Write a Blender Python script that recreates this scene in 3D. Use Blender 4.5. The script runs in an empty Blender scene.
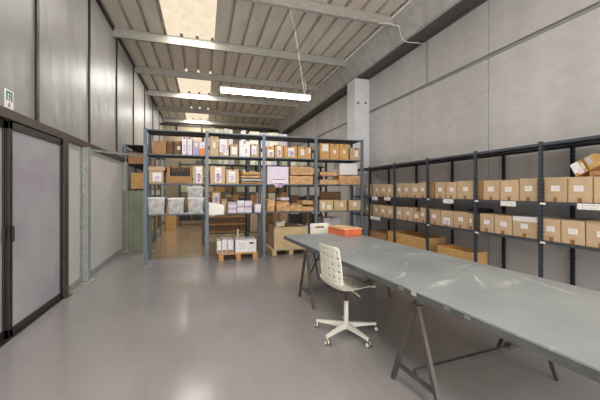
import bpy, bmesh, math, random
from mathutils import Vector, Matrix, noise
random.seed(7)
PI = math.pi
C = bpy.context.scene.collection
sc = bpy.context.scene

# ---------------------------------------------------------------- camera maths
F, H0, VH = 312.0, 1.45, 191.0
TH = math.atan(97.0 / F)
cs, sn = math.cos(TH), math.sin(TH)
def ratio(u):
    d = (u - 300.0) / F
    return (sn + cs * d) / (cs - sn * d)
def X_at(u, Y): return Y * ratio(u)
def Y_at(u, X): return X / ratio(u)
def Z_at(v, X, Y): return H0 + (VH - v) * (X * sn + Y * cs) / F

# ---------------------------------------------------------------- materials
def lin(c):
    f = lambda x: x / 12.92 if x <= 0.04045 else ((x + 0.055) / 1.055) ** 2.4
    return tuple(f(x / 255.0) for x in c) + (1.0,)
class NT:
    def __init__(s, name):
        s.m = bpy.data.materials.new(name); s.m.use_nodes = True
        s.t = s.m.node_tree; s.t.nodes.clear()
        s.out = s.n('ShaderNodeOutputMaterial')
    def n(s, typ, **kw):
        x = s.t.nodes.new(typ)
        for k, v in kw.items(): setattr(x, k, v)
        return x
    def l(s, a, b): s.t.links.new(a, b)
    def coord(s, which='Object'): return s.n('ShaderNodeTexCoord').outputs[which]
    def noise(s, vec, scale, detail=4, rough=0.55):
        x = s.n('ShaderNodeTexNoise'); x.inputs['Scale'].default_value = scale
        x.inputs['Detail'].default_value = detail; x.inputs['Roughness'].default_value = rough
        s.l(vec, x.inputs['Vector']); return x.outputs['Fac']
    def mapping(s, vec, scale=(1, 1, 1), loc=(0, 0, 0), rot=(0, 0, 0)):
        x = s.n('ShaderNodeMapping'); x.inputs['Scale'].default_value = scale
        x.inputs['Location'].default_value = loc; x.inputs['Rotation'].default_value = rot
        s.l(vec, x.inputs['Vector']); return x.outputs['Vector']
    def ramp(s, fac, stops):
        x = s.n('ShaderNodeValToRGB'); e = x.color_ramp.elements
        while len(e) < len(stops): e.new(0.5)
        for i, (p, c) in enumerate(stops): e[i].position = p; e[i].color = c
        s.l(fac, x.inputs['Fac']); return x.outputs['Color']
    def mix(s, fac, a, b, blend='MIX'):
        x = s.n('ShaderNodeMix', data_type='RGBA', blend_type=blend)
        for sock, v in ((x.inputs[0], fac), (x.inputs[6], a), (x.inputs[7], b)):
            if hasattr(v, 'default_value') or hasattr(v, 'is_linked'): s.l(v, sock)
            else: sock.default_value = v
        return x.outputs[2]
    def math(s, op, a, b=0.0, c=0.0):
        x = s.n('ShaderNodeMath', operation=op)
        for i, v in enumerate((a, b, c)):
            if hasattr(v, 'is_linked'): s.l(v, x.inputs[i])
            else: x.inputs[i].default_value = v
        return x.outputs[0]
    def sep(s, vec):
        x = s.n('ShaderNodeSeparateXYZ'); s.l(vec, x.inputs[0]); return x.outputs
    def bsdf(s, col, rough=0.5, metal=0.0, bump=None, bstr=0.2, bdist=0.01, **kw):
        p = s.n('ShaderNodeBsdfPrincipled')
        for sock, v in (('Base Color', col), ('Roughness', rough), ('Metallic', metal)):
            if hasattr(v, 'is_linked'): s.l(v, p.inputs[sock])
            else: p.inputs[sock].default_value = v
        for k, v in kw.items(): p.inputs[k.replace('_', ' ')].default_value = v
        if bump is not None:
            b = s.n('ShaderNodeBump'); b.inputs['Strength'].default_value = bstr; b.inputs['Distance'].default_value = bdist
            s.l(bump, b.inputs['Height']); s.l(b.outputs[0], p.inputs['Normal'])
        s.l(p.outputs[0], s.out.inputs[0]); return s.m
def simple(name, rgb, rough=0.5, metal=0.0, var=0.08, scale=6.0, bstr=0.0, rnd=0.0, stretch=(1, 1, 1), **kw):
    t = NT(name); c = lin(rgb); co = t.mapping(t.coord(), stretch)
    f = t.noise(co, scale)
    a = tuple(x * (1 - var * 2) for x in c[:3]) + (1,); b = tuple(min(1, x * (1 + var * 2)) for x in c[:3]) + (1,)
    col = t.ramp(f, [(0.3, a), (0.7, b)])
    if rnd:
        oi = t.n('ShaderNodeObjectInfo').outputs['Random']
        g = t.n('ShaderNodeHueSaturation'); t.l(col, g.inputs['Color'])
        t.l(t.math('MULTIPLY_ADD', oi, 2 * rnd, 1 - rnd), g.inputs['Value']); col = g.outputs[0]
    return t.bsdf(col, rough, metal, f if bstr else None, bstr, **kw)

M = {}
M['card'] = simple('cardboard', (198, 170, 136), 0.75, var=0.05, scale=9, rnd=0.10, stretch=(1, 1, 3))
M['card2'] = simple('cardboard_golden', (208, 162, 102), 0.7, var=0.06, scale=9, rnd=0.08)
M['card_dark'] = simple('cardboard_dark', (118, 88, 62), 0.75, var=0.10, scale=7, rnd=0.12)
M['card_brown'] = simple('cardboard_brown', (168, 126, 84), 0.75, var=0.08, scale=7, rnd=0.08)
M['card_in'] = simple('cardboard_inside', (148, 108, 70), 0.8, var=0.06)
M['tape'] = simple('brown_tape', (150, 108, 66), 0.35, var=0.05)
M['kraft'] = simple('kraft_paper', (206, 163, 116), 0.65, var=0.16, scale=14, bstr=0.8, rnd=0.05)
M['cream'] = simple('cream_card', (222, 214, 190), 0.6, var=0.06, rnd=0.08)
M['pgreen'] = simple('pale_green_card', (176, 182, 148), 0.6, var=0.06, rnd=0.05)
M['pred'] = simple('dull_red_card', (150, 74, 58), 0.6, var=0.1, rnd=0.1)
M['white'] = simple('white_card', (232, 228, 226), 0.55, var=0.03, rnd=0.03)
M['lilac'] = simple('lilac_card', (226, 212, 226), 0.5, var=0.03)
M['lavender'] = simple('lavender_card', (176, 158, 200), 0.5, var=0.06)
M['greycard'] = simple('grey_card', (186, 182, 186), 0.6, var=0.05)
M['orangecard'] = simple('orange_card', (226, 128, 66), 0.5, var=0.05)
M['purple'] = simple('purple_print', (132, 78, 158), 0.5, var=0.12)
M['blueprint'] = simple('blue_print', (92, 92, 176), 0.5, var=0.1)
M['dark'] = simple('dark_goods', (52, 46, 44), 0.5, var=0.3, scale=14)
M['blackplastic'] = simple('black_plastic', (34, 34, 36), 0.35, var=0.1)
M['paper'] = simple('white_paper', (236, 232, 228), 0.6, var=0.02)
M['cloth'] = simple('white_cloth', (236, 232, 224), 0.85, var=0.03, bstr=0.3)
M['wood'] = simple('pallet_wood', (198, 150, 96), 0.7, var=0.14, scale=4, stretch=(1, 12, 12))
M['wood_pale'] = simple('pale_pallet_wood', (206, 180, 138), 0.7, var=0.12, scale=4, stretch=(1, 12, 12))
M['black_metal'] = simple('dark_brown_metal', (36, 31, 28), 0.45, var=0.12, scale=12)
M['beam_brown'] = simple('brown_steel_beam', (66, 56, 49), 0.5, var=0.12, scale=8)
M['galv'] = simple('galvanised_steel', (160, 164, 160), 0.45, metal=0.25, var=0.10, scale=14)
M['purlin'] = simple('purlin_steel', (172, 169, 161), 0.55, metal=0.1, var=0.10, scale=7, stretch=(1, 4, 4))
M['roof'] = simple('roof_sheet', (214, 206, 194), 0.55, var=0.05, scale=2.5, stretch=(2, .5, 1))
M['beamconc'] = simple('beam_concrete', (186, 184, 180), 0.75, var=0.08, scale=5, bstr=0.1)
M['flash'] = simple('pale_flashing', (244, 240, 230), 0.5, var=0.03)
M['soffit_shade'] = simple('shaded_soffit_grey', (92, 88, 84), 0.6, var=0.08)  # shade on the beam's underside, put into this dark grey
M['pillar'] = simple('white_pillar_paint', (222, 224, 228), 0.6, var=0.03, scale=3)
M['trestle'] = simple('grey_brown_steel', (92, 86, 82), 0.4, metal=0.3, var=0.1, scale=10)
M['chair'] = simple('white_plastic', (232, 228, 212), 0.4, var=0.015)
M['chair_steel'] = simple('white_painted_steel', (222, 220, 208), 0.35, var=0.02)
M['caster'] = simple('caster_tyre', (88, 80, 66), 0.5, var=0.1)
M['orange'] = simple('orange_plastic', (224, 112, 70), 0.45, var=0.06)
M['orange_top'] = simple('orange_tan_lid', (234, 192, 140), 0.5, var=0.07)
M['locker'] = simple('green_grey_sheet', (126, 132, 112), 0.45, var=0.06, scale=3)
M['exit_green'] = simple('sign_green', (44, 122, 84), 0.5, var=0.02)
M['frame_white'] = simple('lamp_white', (236, 236, 238), 0.4, var=0.01)
M['pvc'] = simple('white_cable', (226, 220, 210), 0.5, var=0.02)
M['wire'] = simple('steel_wire', (176, 170, 160), 0.5, var=0.02)
M['pipe_grey'] = simple('grey_conduit', (150, 148, 146), 0.5, var=0.03)
M['joint'] = simple('dark_joint', (92, 88, 86), 0.8, var=0.1)
M['wrap'] = simple('stretch_wrapped_card', (206, 180, 136), 0.28, var=0.07, scale=6, bstr=0.3)
M['backwall'] = simple('far_wall_paint', (140, 128, 104), 0.7, var=0.08, scale=1.2)

def rack_mat(name, rgb):
    t = NT(name); co = t.coord(); x, y, z = t.sep(co)
    f = t.noise(co, 9)
    c = lin(rgb)
    col = t.ramp(f, [(0.3, tuple(k * .85 for k in c[:3]) + (1,)), (0.7, tuple(min(1, k * 1.12) for k in c[:3]) + (1,))])
    return t.bsdf(col, 0.42, 0.15)
M['rack'] = rack_mat('rack_paint_blue_grey', (92, 102, 111))
M['rack_dark'] = rack_mat('rack_paint_charcoal', (72, 78, 88))
M['rack_under_shade'] = rack_mat('rack_shelf_shade_grey', (50, 54, 61))  # shelf sheets coloured dark to carry the shade of their undersides
def slot_mat(name, rgb):
    t = NT(name); co = t.coord(); x, y, z = t.sep(co)
    w = t.math('PINGPONG', t.math('MULTIPLY', z, 20.0), 0.5)         # slot every 5 cm
    inz = t.math('GREATER_THAN', w, 0.27)
    inx = t.math('LESS_THAN', t.math('ABSOLUTE', t.math('SUBTRACT', t.math('ABSOLUTE', x), 0.017)), 0.0055)
    m = t.math('MULTIPLY', inz, inx)
    col = t.mix(m, lin(rgb), lin((26, 28, 32)))
    return t.bsdf(col, 0.42, 0.15)
M['post'] = slot_mat('slotted_post_blue_grey', (114, 126, 136))
M['post_dark'] = slot_mat('slotted_post_charcoal', (68, 73, 82))

def floor_mat():
    t = NT('epoxy_floor'); co = t.coord(); x, y, z = t.sep(co)
    n1 = t.noise(co, 0.5, 3); n2 = t.noise(co, 3.0, 6); n3 = t.noise(t.mapping(co, (8, 1.2, 1)), 2.0, 5)
    base = t.ramp(n1, [(0.3, lin((141, 137, 136))), (0.7, lin((151, 147, 146)))])
    base = t.mix(0.10, base, t.ramp(n3, [(0.35, lin((138, 133, 131))), (0.65, lin((164, 159, 157)))]))
    bare = t.ramp(n2, [(0.3, lin((124, 104, 78))), (0.7, lin((150, 128, 98)))])
    edge = t.math('MULTIPLY', t.math('GREATER_THAN', t.math('ADD', y, t.math('MULTIPLY', n2, 0.02)), 7.22), t.math('MAXIMUM', t.math('GREATER_THAN', x, -1.12), t.math('GREATER_THAN', y, 8.4)))
    col = t.mix(edge, base, bare)
    r = t.math('MULTIPLY_ADD', n2, 0.10, 0.20)
    return t.bsdf(col, r, 0.0, t.noise(co, 1.6, 3), 0.05, 0.02, Specular_IOR_Level=0.5, Coat_Weight=0.30, Coat_Roughness=0.14)
M['floor'] = floor_mat()

def conc_mat():
    t = NT('precast_concrete'); co = t.coord(); x, y, z = t.sep(co)
    big = t.noise(t.mapping(co, (1, 1.6, .25)), 1.0, 4); fine = t.noise(co, 26, 6, 0.7)
    streak = t.noise(t.mapping(co, (1, 1, 3)), 4, 5)
    col = t.ramp(big, [(0.34, lin((184, 181, 179))), (0.66, lin((204, 201, 199)))])
    col = t.mix(0.3, col, t.ramp(streak, [(0.35, lin((180, 177, 175))), (0.65, lin((208, 206, 204)))]))
    return t.bsdf(col, 0.85, 0.0, t.noise(t.mapping(co, (1, 1, 2.2)), 7, 6, 0.65), 0.35, 0.012)
M['concrete'] = conc_mat()

GLOW = 0.05
def frosted(name, tint=None, lo=(126, 124, 120), hi=(150, 147, 142)):
    t = NT(name); co = t.coord()
    big = t.noise(t.mapping(co, (1, .8, .5)), 1.1, 4); st = t.noise(t.mapping(co, (1, 16, .6)), 2.0, 4)
    col = t.ramp(big, [(0.32, lin(lo)), (0.68, lin(hi))])
    col = t.mix(0.12, col, t.ramp(st, [(0.35, lin(lo)), (0.65, lin(hi))]))
    if tint:
        n = t.noise(t.mapping(co, (1, .9, 1.3), (0, .3, 0.1)), 1.6, 2)
        col = t.mix(t.ramp(n, [(0.42, (0, 0, 0, 1)), (0.62, (.55, .55, .55, 1))]), col, lin(tint))
    w = t.noise(t.mapping(co, (1, 1.5, .7)), 1.3, 2)
    m = t.bsdf(col, 0.40, 0.0, w, 0.5, 0.06, Specular_IOR_Level=0.30)
    p = next(n for n in t.t.nodes if n.type == 'BSDF_PRINCIPLED')       # daylight diffusing through the sheet
    p.inputs['Emission Color'].default_value = (1.0, .96, .90, 1); p.inputs['Emission Strength'].default_value = GLOW
    return m
M['frosted'] = frosted('frosted_panel')
M['frosted_low'] = frosted('frosted_panel_lower', None, (176, 175, 173), (194, 193, 191))
M['frosted_door'] = frosted('frosted_door_panel', (134, 118, 148), (146, 145, 147), (162, 162, 163))

def emit(name, rgb, s, tex=False):
    t = NT(name); e = t.n('ShaderNodeEmission'); e.inputs['Strength'].default_value = s
    if tex:
        f = t.noise(t.coord(), 5, 4)
        c = lin(rgb); t.l(t.ramp(f, [(0.25, tuple(k * .86 for k in c[:3]) + (1,)), (0.6, c)]), e.inputs['Color'])
    else: e.inputs['Color'].default_value = lin(rgb)
    t.l(e.outputs[0], t.out.inputs[0]); return t.m
M['skylight'] = emit('daylit_roof_sheet', (255, 236, 206), 1.02, True)
M['led'] = emit('led_diffuser', (244, 248, 255), 30.0)

def zinc():
    t = NT('scuffed_zinc_top'); co = t.coord(); x, y, z = t.sep(co)
    n1 = t.noise(co, 1.7, 5); n2 = t.noise(t.mapping(co, (1.3, 6, 1), rot=(0, 0, .5)), 2.2, 5, .65); n3 = t.noise(t.mapping(co, (5, 1.4, 1), (3, 1, 0), (0, 0, -.35)), 2.0, 6, .7)
    col = t.ramp(n1, [(0.3, lin((140, 147, 148))), (0.7, lin((163, 169, 169)))])
    sc1 = t.ramp(n2, [(0.62, (0, 0, 0, 1)), (0.74, (.6, .6, .6, 1))])
    sc2 = t.ramp(n3, [(0.66, (0, 0, 0, 1)), (0.76, (.7, .7, .7, 1))])
    col = t.mix(sc1, col, lin((186, 190, 187))); col = t.mix(sc2, col, lin((192, 195, 192)))
    # a few long rubbed marks with a shape of their own
    wob = t.math('MULTIPLY', t.math('SUBTRACT', t.noise(co, 3.0, 2), .5), .10)
    for (cx, cy, ang, ln, wd, a) in ((.03, -.92, .9, .24, .018, .75), (.20, -1.02, .2, .22, .05, .5), (.42, -1.16, 1.35, .30, .010, .8),
                                     (-.25, -.85, .15, .22, .05, .65), (.28, .1, -.2, .2, .03, .6), (.15, .62, .5, .12, .03, .7), (-.2, 1.1, .1, .2, .03, .5), (.05, .25, -.35, .1, .02, .7), (-.42, -.55, .6, .16, .02, .6), (-.30, .45, .1, .14, .016, .8), (-.1, -.25, .9, .12, .012, .7), (.35, -.5, .3, .16, .014, .8), (.40, -.62, -.2, .1, .012, .8), (-.45, 1.35, .3, .12, .02, .6)):
        dx, dy = t.math('SUBTRACT', x, cx), t.math('SUBTRACT', y, cy)
        p = t.math('ADD', t.math('MULTIPLY', dx, math.cos(ang)), t.math('MULTIPLY', dy, math.sin(ang)))
        q = t.math('ADD', t.math('SUBTRACT', t.math('MULTIPLY', dy, math.cos(ang)), t.math('MULTIPLY', dx, math.sin(ang))), wob)
        e = t.math('ADD', t.math('POWER', t.math('ABSOLUTE', t.math('DIVIDE', p, ln)), 2.0), t.math('POWER', t.math('ABSOLUTE', t.math('DIVIDE', q, wd)), 2.0))
        nzf = t.n('ShaderNodeMapRange'); t.l(t.noise(t.mapping(co, (1, 1, 1), rot=(0, 0, -ang)), 16, 5, .7), nzf.inputs[0]); nzf.inputs[1].default_value = .38; nzf.inputs[2].default_value = .62
        fade = t.n('ShaderNodeMapRange'); t.l(e, fade.inputs[0]); fade.inputs[1].default_value = 1.0; fade.inputs[2].default_value = .2
        msk = t.math('MULTIPLY', fade.outputs[0], t.math('MULTIPLY', nzf.outputs[0], a))
        col = t.mix(msk, col, lin((236, 238, 235)))
    return t.bsdf(col, t.math('MULTIPLY_ADD', n1, .2, .26), 0.12, n2, 0.06, 0.01, Specular_IOR_Level=0.5)
M['zinc'] = zinc()
M['zinc_edge'] = simple('zinc_edge_strip', (96, 98, 98), 0.45, metal=0.15, var=0.12, scale=16, stretch=(1, .4, 1))
M['tape_grey'] = simple('worn_grey_tape', (130, 130, 126), 0.5, var=0.1)
M['tape_pale'] = simple('pale_tape', (186, 182, 168), 0.5, var=0.08)

def label_mat(name, ink, blob=None, lines=5.0):
    """white sticker: rows of small print, or a coloured blob under a line of print"""
    t = NT(name); g = t.coord('Generated'); x, y, z = t.sep(g)
    rows = t.math('GREATER_THAN', t.math('FRACT', t.math('MULTIPLY', z, lines)), 0.52)
    oi = t.n('ShaderNodeObjectInfo').outputs['Random']
    comb = t.n('ShaderNodeCombineXYZ'); t.l(t.math('MULTIPLY', x, 14.0), comb.inputs[0]); t.l(t.math('FLOOR', t.math('MULTIPLY', z, lines)), comb.inputs[2]); t.l(t.math('MULTIPLY', oi, 40.0), comb.inputs[1])
    words = t.math('GREATER_THAN', t.noise(comb.outputs[0], 1.0, 2), 0.5)
    ins = t.math('MULTIPLY', t.math('LESS_THAN', t.math('ABSOLUTE', t.math('SUBTRACT', x, .5)), .38), t.math('LESS_THAN', t.math('ABSOLUTE', t.math('SUBTRACT', z, .5)), .34))
    m = t.math('MULTIPLY', t.math('MULTIPLY', rows, words), ins)
    col = t.mix(t.math('MULTIPLY', m, .5), lin((240, 236, 232)), lin(ink))
    if blob:
        cxy = t.math('ADD', t.math('POWER', t.math('DIVIDE', t.math('SUBTRACT', x, .52), .34), 2.0), t.math('POWER', t.math('DIVIDE', t.math('SUBTRACT', z, .32), .24), 2.0))
        nz = t.noise(t.mapping(g, (5, 1, 5)), 1.2, 3)
        nz = t.noise(t.mapping(g, (7, 1, 5)), 1.0, 4, .7)
        bm = t.math('MULTIPLY', t.math('LESS_THAN', cxy, 1.5), t.ramp(nz, [(.40, (0, 0, 0, 1)), (.56, (1, 1, 1, 1))]))
        col = t.mix(bm, col, lin(blob))
    return t.bsdf(col, 0.5)
M['lab'] = label_mat('printed_label', (150, 66, 60), None, 7.0)
M['lab_grey'] = label_mat('grey_printed_label', (90, 90, 96))
M['lab_purple'] = label_mat('purple_printed_label', (120, 100, 150), (140, 78, 160))
M['lab_blue'] = label_mat('blue_printed_label', (120, 110, 160), (96, 88, 180))
M['lab_lilac'] = label_mat('pale_lilac_label', (170, 150, 190), (196, 170, 208))
M['sign'] = label_mat('shelf_sign_paper', (110, 110, 120), None, 4.0)
M['printed_white'] = label_mat('white_box_with_black_print', (50, 48, 50), None, 6.0)

def tub_mat():
    t = NT('clear_tub_plastic'); co = t.coord()
    f = t.noise(co, 9, 5)
    col = t.ramp(f, [(0.35, lin((192, 188, 184))), (0.62, lin((240, 240, 238)))])
    return t.bsdf(col, 0.3, 0.0, None, Transmission_Weight=0.35, IOR=1.15)
M['tub'] = tub_mat()

# ---------------------------------------------------------------- mesh helpers
class MB:
    def __init__(s): s.bm = bmesh.new()
    def box(s, x0, x1, y0, y1, z0, z1, mat=None):
        v = [s.bm.verts.new(p) for p in ((x0, y0, z0), (x1, y0, z0), (x1, y1, z0), (x0, y1, z0), (x0, y0, z1), (x1, y0, z1), (x1, y1, z1), (x0, y1, z1))]
        if mat is not None:
            for q in v: q.co = mat @ q.co
        for f in ((0, 3, 2, 1), (4, 5, 6, 7), (0, 1, 5, 4), (1, 2, 6, 5), (2, 3, 7, 6), (3, 0, 4, 7)): s.bm.faces.new([v[i] for i in f])
        return s
    def bar(s, p0, p1, w, h=None, up=(0, 0, 1)):
        """square bar from p0 to p1"""
        h = h or w; p0, p1 = Vector(p0), Vector(p1); d = (p1 - p0); L = d.length; z = d.normalized()
        u = Vector(up)
        if abs(u.dot(z)) > .98: u = Vector((1, 0, 0))
        x = u.cross(z).normalized(); y = z.cross(x)
        m = Matrix((x, y, z)).transposed().to_4x4(); m.translation = p0
        return s.box(-w / 2, w / 2, -h / 2, h / 2, 0, L, m)
    def tube(s, pts, r, n=10, cap=True):
        pts = [Vector(p) for p in pts]; rings = []
        rr = r if isinstance(r, (list, tuple)) else [r] * len(pts)
        pa = None
        for i, p in enumerate(pts):
            d = (pts[min(i + 1, len(pts) - 1)] - pts[max(i - 1, 0)]).normalized()
            if pa is None:
                a = Vector((0, 0, 1)) if abs(d.z) < .9 else Vector((1, 0, 0))
                pa = d.cross(a).normalized()
            pa = (pa - d * pa.dot(d)).normalized(); pb = d.cross(pa)
            rings.append([s.bm.verts.new(p + (pa * math.cos(2 * PI * k / n) + pb * math.sin(2 * PI * k / n)) * rr[i]) for k in range(n)])
        for a, b in zip(rings, rings[1:]):
            for k in range(n): s.bm.faces.new((a[k], a[(k + 1) % n], b[(k + 1) % n], b[k]))
        if cap: s.bm.faces.new(rings[0][::-1]); s.bm.faces.new(rings[-1])
        return s
    def prism(s, poly, axis, t0, t1):
        """extrude a 2-D outline along an axis: 'x' -> (y,z), 'y' -> (x,z), 'z' -> (x,y)"""
        def P(a, b, t): return {'x': (t, a, b), 'y': (a, t, b), 'z': (a, b, t)}[axis]
        A = [s.bm.verts.new(P(a, b, t0)) for a, b in poly]; B = [s.bm.verts.new(P(a, b, t1)) for a, b in poly]
        n = len(poly)
        for k in range(n): s.bm.faces.new((A[k], A[(k + 1) % n], B[(k + 1) % n], B[k]))
        s.bm.faces.new(A[::-1]); s.bm.faces.new(B); return s
    def build(s, name, mat, parent=None, loc=None, rotz=0.0, bevel=0.0, smooth=False):
        bmesh.ops.recalc_face_normals(s.bm, faces=s.bm.faces)
        me = bpy.data.meshes.new(name); s.bm.to_mesh(me); s.bm.free()
        o = bpy.data.objects.new(name, me); C.objects.link(o)
        me.materials.append(M[mat] if isinstance(mat, str) else mat)
        if parent: o.parent = parent
        if loc: o.location = loc
        if rotz: o.rotation_euler = (0, 0, rotz)
        if bevel:
            b = o.modifiers.new('bevel', 'BEVEL'); b.width = bevel; b.segments = 2; b.limit_method = 'ANGLE'
        if smooth:
            for p in me.polygons: p.use_smooth = True
        return o
def tag(o, label, cat, group=None):
    o['label'] = label; o['category'] = cat
    if group: o['group'] = group
    return o
def empty(name, loc, rotz, label, cat, group=None):
    o = bpy.data.objects.new(name, None); C.objects.link(o); o.empty_display_size = .1
    o.location = loc; o.rotation_euler = (0, 0, rotz)
    return tag(o, label, cat, group)
def struct(o, label=None):
    o['kind'] = 'structure'
    if label: o['label'] = label
    return o
def crinkle(w, d, h, amp, seed, nx=10, ny=6, nz=5, pillow=0.0):
    """a box of creased paper: gridded faces pushed about by noise; front at y=0, base at z=0"""
    mb = MB(); bm = mb.bm; vs = {}
    def vert(i, j, k):
        if (i, j, k) not in vs:
            x, y, z = i / nx, j / ny, k / nz
            p = Vector(((x - .5) * w, y * d, z * h))
            if pillow:
                e = min(1, 4 * min(x, 1 - x)) * min(1, 4 * min(y, 1 - y))
                p.z = h * (z * (1 - pillow) + pillow * (.5 + (z - .5) * (.35 + .65 * e)))
            q = noise.noise_vector(Vector((p.x * 9 + seed * 3.1, p.y * 9, p.z * 9 + seed))) * amp
            p += q
            p.z = max(p.z, 0.0) if k else max(0.0, min(p.z, amp * .3))
            vs[(i, j, k)] = bm.verts.new(p)
        return vs[(i, j, k)]
    def face(a): bm.faces.new(a)
    for i in range(nx):
        for j in range(ny):
            face([vert(i, j, 0), vert(i, j + 1, 0), vert(i + 1, j + 1, 0), vert(i + 1, j, 0)])
            face([vert(i, j, nz), vert(i + 1, j, nz), vert(i + 1, j + 1, nz), vert(i, j + 1, nz)])
        for k in range(nz):
            face([vert(i, 0, k), vert(i + 1, 0, k), vert(i + 1, 0, k + 1), vert(i, 0, k + 1)])
            face([vert(i, ny, k), vert(i, ny, k + 1), vert(i + 1, ny, k + 1), vert(i + 1, ny, k)])
    for j in range(ny):
        for k in range(nz):
            face([vert(0, j, k), vert(0, j, k + 1), vert(0, j + 1, k + 1), vert(0, j + 1, k)])
            face([vert(nx, j, k), vert(nx, j + 1, k), vert(nx, j + 1, k + 1), vert(nx, j, k + 1)])
    return mb

# ---------------------------------------------------------------- room shell
XL, XR, YB, YF, HR = -1.85, 4.35, -2.2, 16.4, 4.94
struct(MB().box(XL - .1, XR + .1, YB, YF, -.1, 0).build('floor', 'floor'), 'glossy grey painted floor')
PUR = [5.46 + 2.145 * k for k in range(-4, 6)]
# corrugated roof: narrow dark grooves between wide flats
RX0, PER = -.77, .34
def roof_profile(x0, x1):
    pts = []; k = math.floor((x0 - RX0) / PER) - 1
    while True:
        b = RX0 + k * PER
        for dx, z in ((0, 0), (.262, 0), (.272, .085), (.328, .085), (PER, 0)):
            x = b + dx
            if x0 - 1e-6 <= x <= x1 + 1e-6 and (not pts or x > pts[-1][0] + 1e-5): pts.append((x, z))
        if b > x1: break
        k += 1
    if pts[0][0] > x0 + 1e-4: pts.insert(0, (x0, pts[0][1]))
    if pts[-1][0] < x1 - 1e-4: pts.append((x1, pts[-1][1]))
    return pts
def roof_strip(mb, x0, x1, y0, y1):
    pr = roof_profile(x0, x1); t = .02
    poly = [(x, HR + .02 + z) for x, z in pr] + [(x, HR + .02 + z + t) for x, z in reversed(pr)]
    mb.prism(poly, 'y', y0, y1)
ceil = MB(); nwin = 0; sky_mids = []
SX0, SX1 = RX0, RX0 + 3 * PER
edges = [YB] + [p for p in PUR if YB < p < YF] + [YF]
for a, b in zip(edges, edges[1:]):
    mid = (a + b) / 2
    sky = round((mid - 6.53) / 2.145) % 2 == 0 and b - a > 1
    if sky:
        roof_strip(ceil, XL - .05, SX0, a, b); roof_strip(ceil, SX1, XR + .05, a, b)
        w = MB(); roof_strip(w, SX0, SX1, a, b); nwin += 1
        struct(w.build('window_%d' % nwin, 'skylight'), 'bright translucent skylight sheet in the roof')
        sky_mids.append(mid)
    else: roof_strip(ceil, XL - .05, XR + .05, a, b)
struct(ceil.build('ceiling', 'roof'), 'corrugated metal roof')
tn = [0]
def trim(mb, mat, label, bevel=0.0):
    tn[0] += 1
    return struct(mb.build('trim_%d' % tn[0], mat, bevel=bevel), label)
for p in PUR:
    if YB < p < YF - .05:   # C-section purlin
        mb = MB().box(XL, 3.66, p - .035, p + .035, HR - .012, HR + .015).box(XL, 3.66, p - .035, p + .035, HR - .17, HR - .155).box(XL, 3.66, p - .035, p - .022, HR - .158, HR - .01)
        trim(mb, 'purlin', 'pale steel purlin under the roof')
# concrete edge beam on the pillar
trim(MB().prism([(3.645, HR), (3.91, 4.53), (3.99, 4.53), (3.99, HR)], 'y', YB, YF), 'beamconc', 'grey concrete edge beam under the roof', .006)
trim(MB().box(3.992, XR - .004, YB, YF, 4.54, 4.60).box(3.992, 4.03, YB, YF, 4.50, 4.54).box(XR - .05, XR - .004, YB, YF, 4.50, 4.54), 'soffit_shade', 'soffit strip with painted-in shade between the beam and the wall')
trim(MB().box(3.585, 3.64, YB, YF, HR - .03, HR - .013), 'flash', 'pale flashing strip along the top of the beam')
# white pillar
mb = MB().prism([(3.92, 7.62), (3.94, 7.6), (XR, 7.6), (XR, 8.08), (3.92, 8.08)], 'z', 0, 4.50)
pil = trim(mb, 'pillar', 'white concrete pillar against the concrete wall')
for u in (358, 365.5):
    x = X_at(u, 7.6); z = Z_at(103, x, 7.6)
    h = MB().tube([(x, 7.585, z), (x, 7.615, z)], .028, 12).build('bolt_hole', 'blackplastic', pil)
# right wall of precast panels
vj = [YB, .05, 1.96, 3.87, 5.78, 7.69, 9.6, 11.5, 13.4, 15.3, YF]
HJ = 3.60
wall = MB()
for a, b in zip(vj, vj[1:]):
    wall.box(XR, XR + .12, a + .007, b - .007, 0, HJ - .03); wall.box(XR, XR + .12, a + .007, b - .007, HJ + .03, HR + .1)
struct(wall.build('wall_right', 'concrete', bevel=.006), 'grey precast concrete panel wall')
trim(MB().box(XR + .03, XR + .14, YB, YF, 0, HR + .1), 'joint', 'dark joint behind the wall panels')
trim(MB().box(XR + .0, XR + .03, YB, YF, HJ - .012, HJ + .012).box(XR - .012, XR + .03, YB, YF, HJ + .02, HJ + .034).box(XR - .012, XR + .03, YB, YF, HJ - .034, HJ - .02), 'pipe_grey', 'grey rail along the horizontal wall joint')
# far wall and gable steel
struct(MB().box(XL - .1, XR + .1, YF, YF + .1, 0, HR + .1).build('wall_back', 'backwall'), 'far end wall of the hall')
mb = MB().box(XL, 3.64, 15.2, 15.32, 4.42, 4.50).box(XL, 3.64, 15.2, 15.32, 4.02, 4.12)
for x in (-1.2, -.1, 1.0, 2.1, 3.2): mb.box(x, x + .09, 15.2, 15.3, 4.1, 4.45)
trim(mb, 'black_metal', 'dark steel lattice girder across the far end')

# left wall: frosted panels in dark mullions
struct(MB().box(XL - .08, XL, YB, YF, 2.2, HR + .06).build('wall_left', 'frosted'), 'frosted translucent upper wall')
struct(MB().box(XL - .08, XL, 4.97, 8.40, 0, 2.2).build('wall_left_low', 'frosted_low'), 'frosted lower wall panels')
struct(MB().box(XL - .08, XL, 8.40, YF, 0, 2.2).build('wall_left_far', 'frosted_low'), 'frosted wall beyond the corner post')
for y in (-.88, .87, 2.61, 4.36, 6.11, 7.87, 9.62, 11.37, 13.12, 14.87):
    trim(MB().box(XL - .01, XL + .025, y - .028, y + .028, 2.22, HR), 'black_metal', 'dark vertical mullion between frosted panels')
trim(MB().box(XL - .01, XL + .05, YB, YF, 2.15, 2.25), 'beam_brown', 'dark brown beam above the glazed doors', .004)
trim(MB().box(XL - .01, XL + .03, YB, YF, HR - .05, HR + .01), 'black_metal', 'dark strip where the frosted wall meets the roof')
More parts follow.
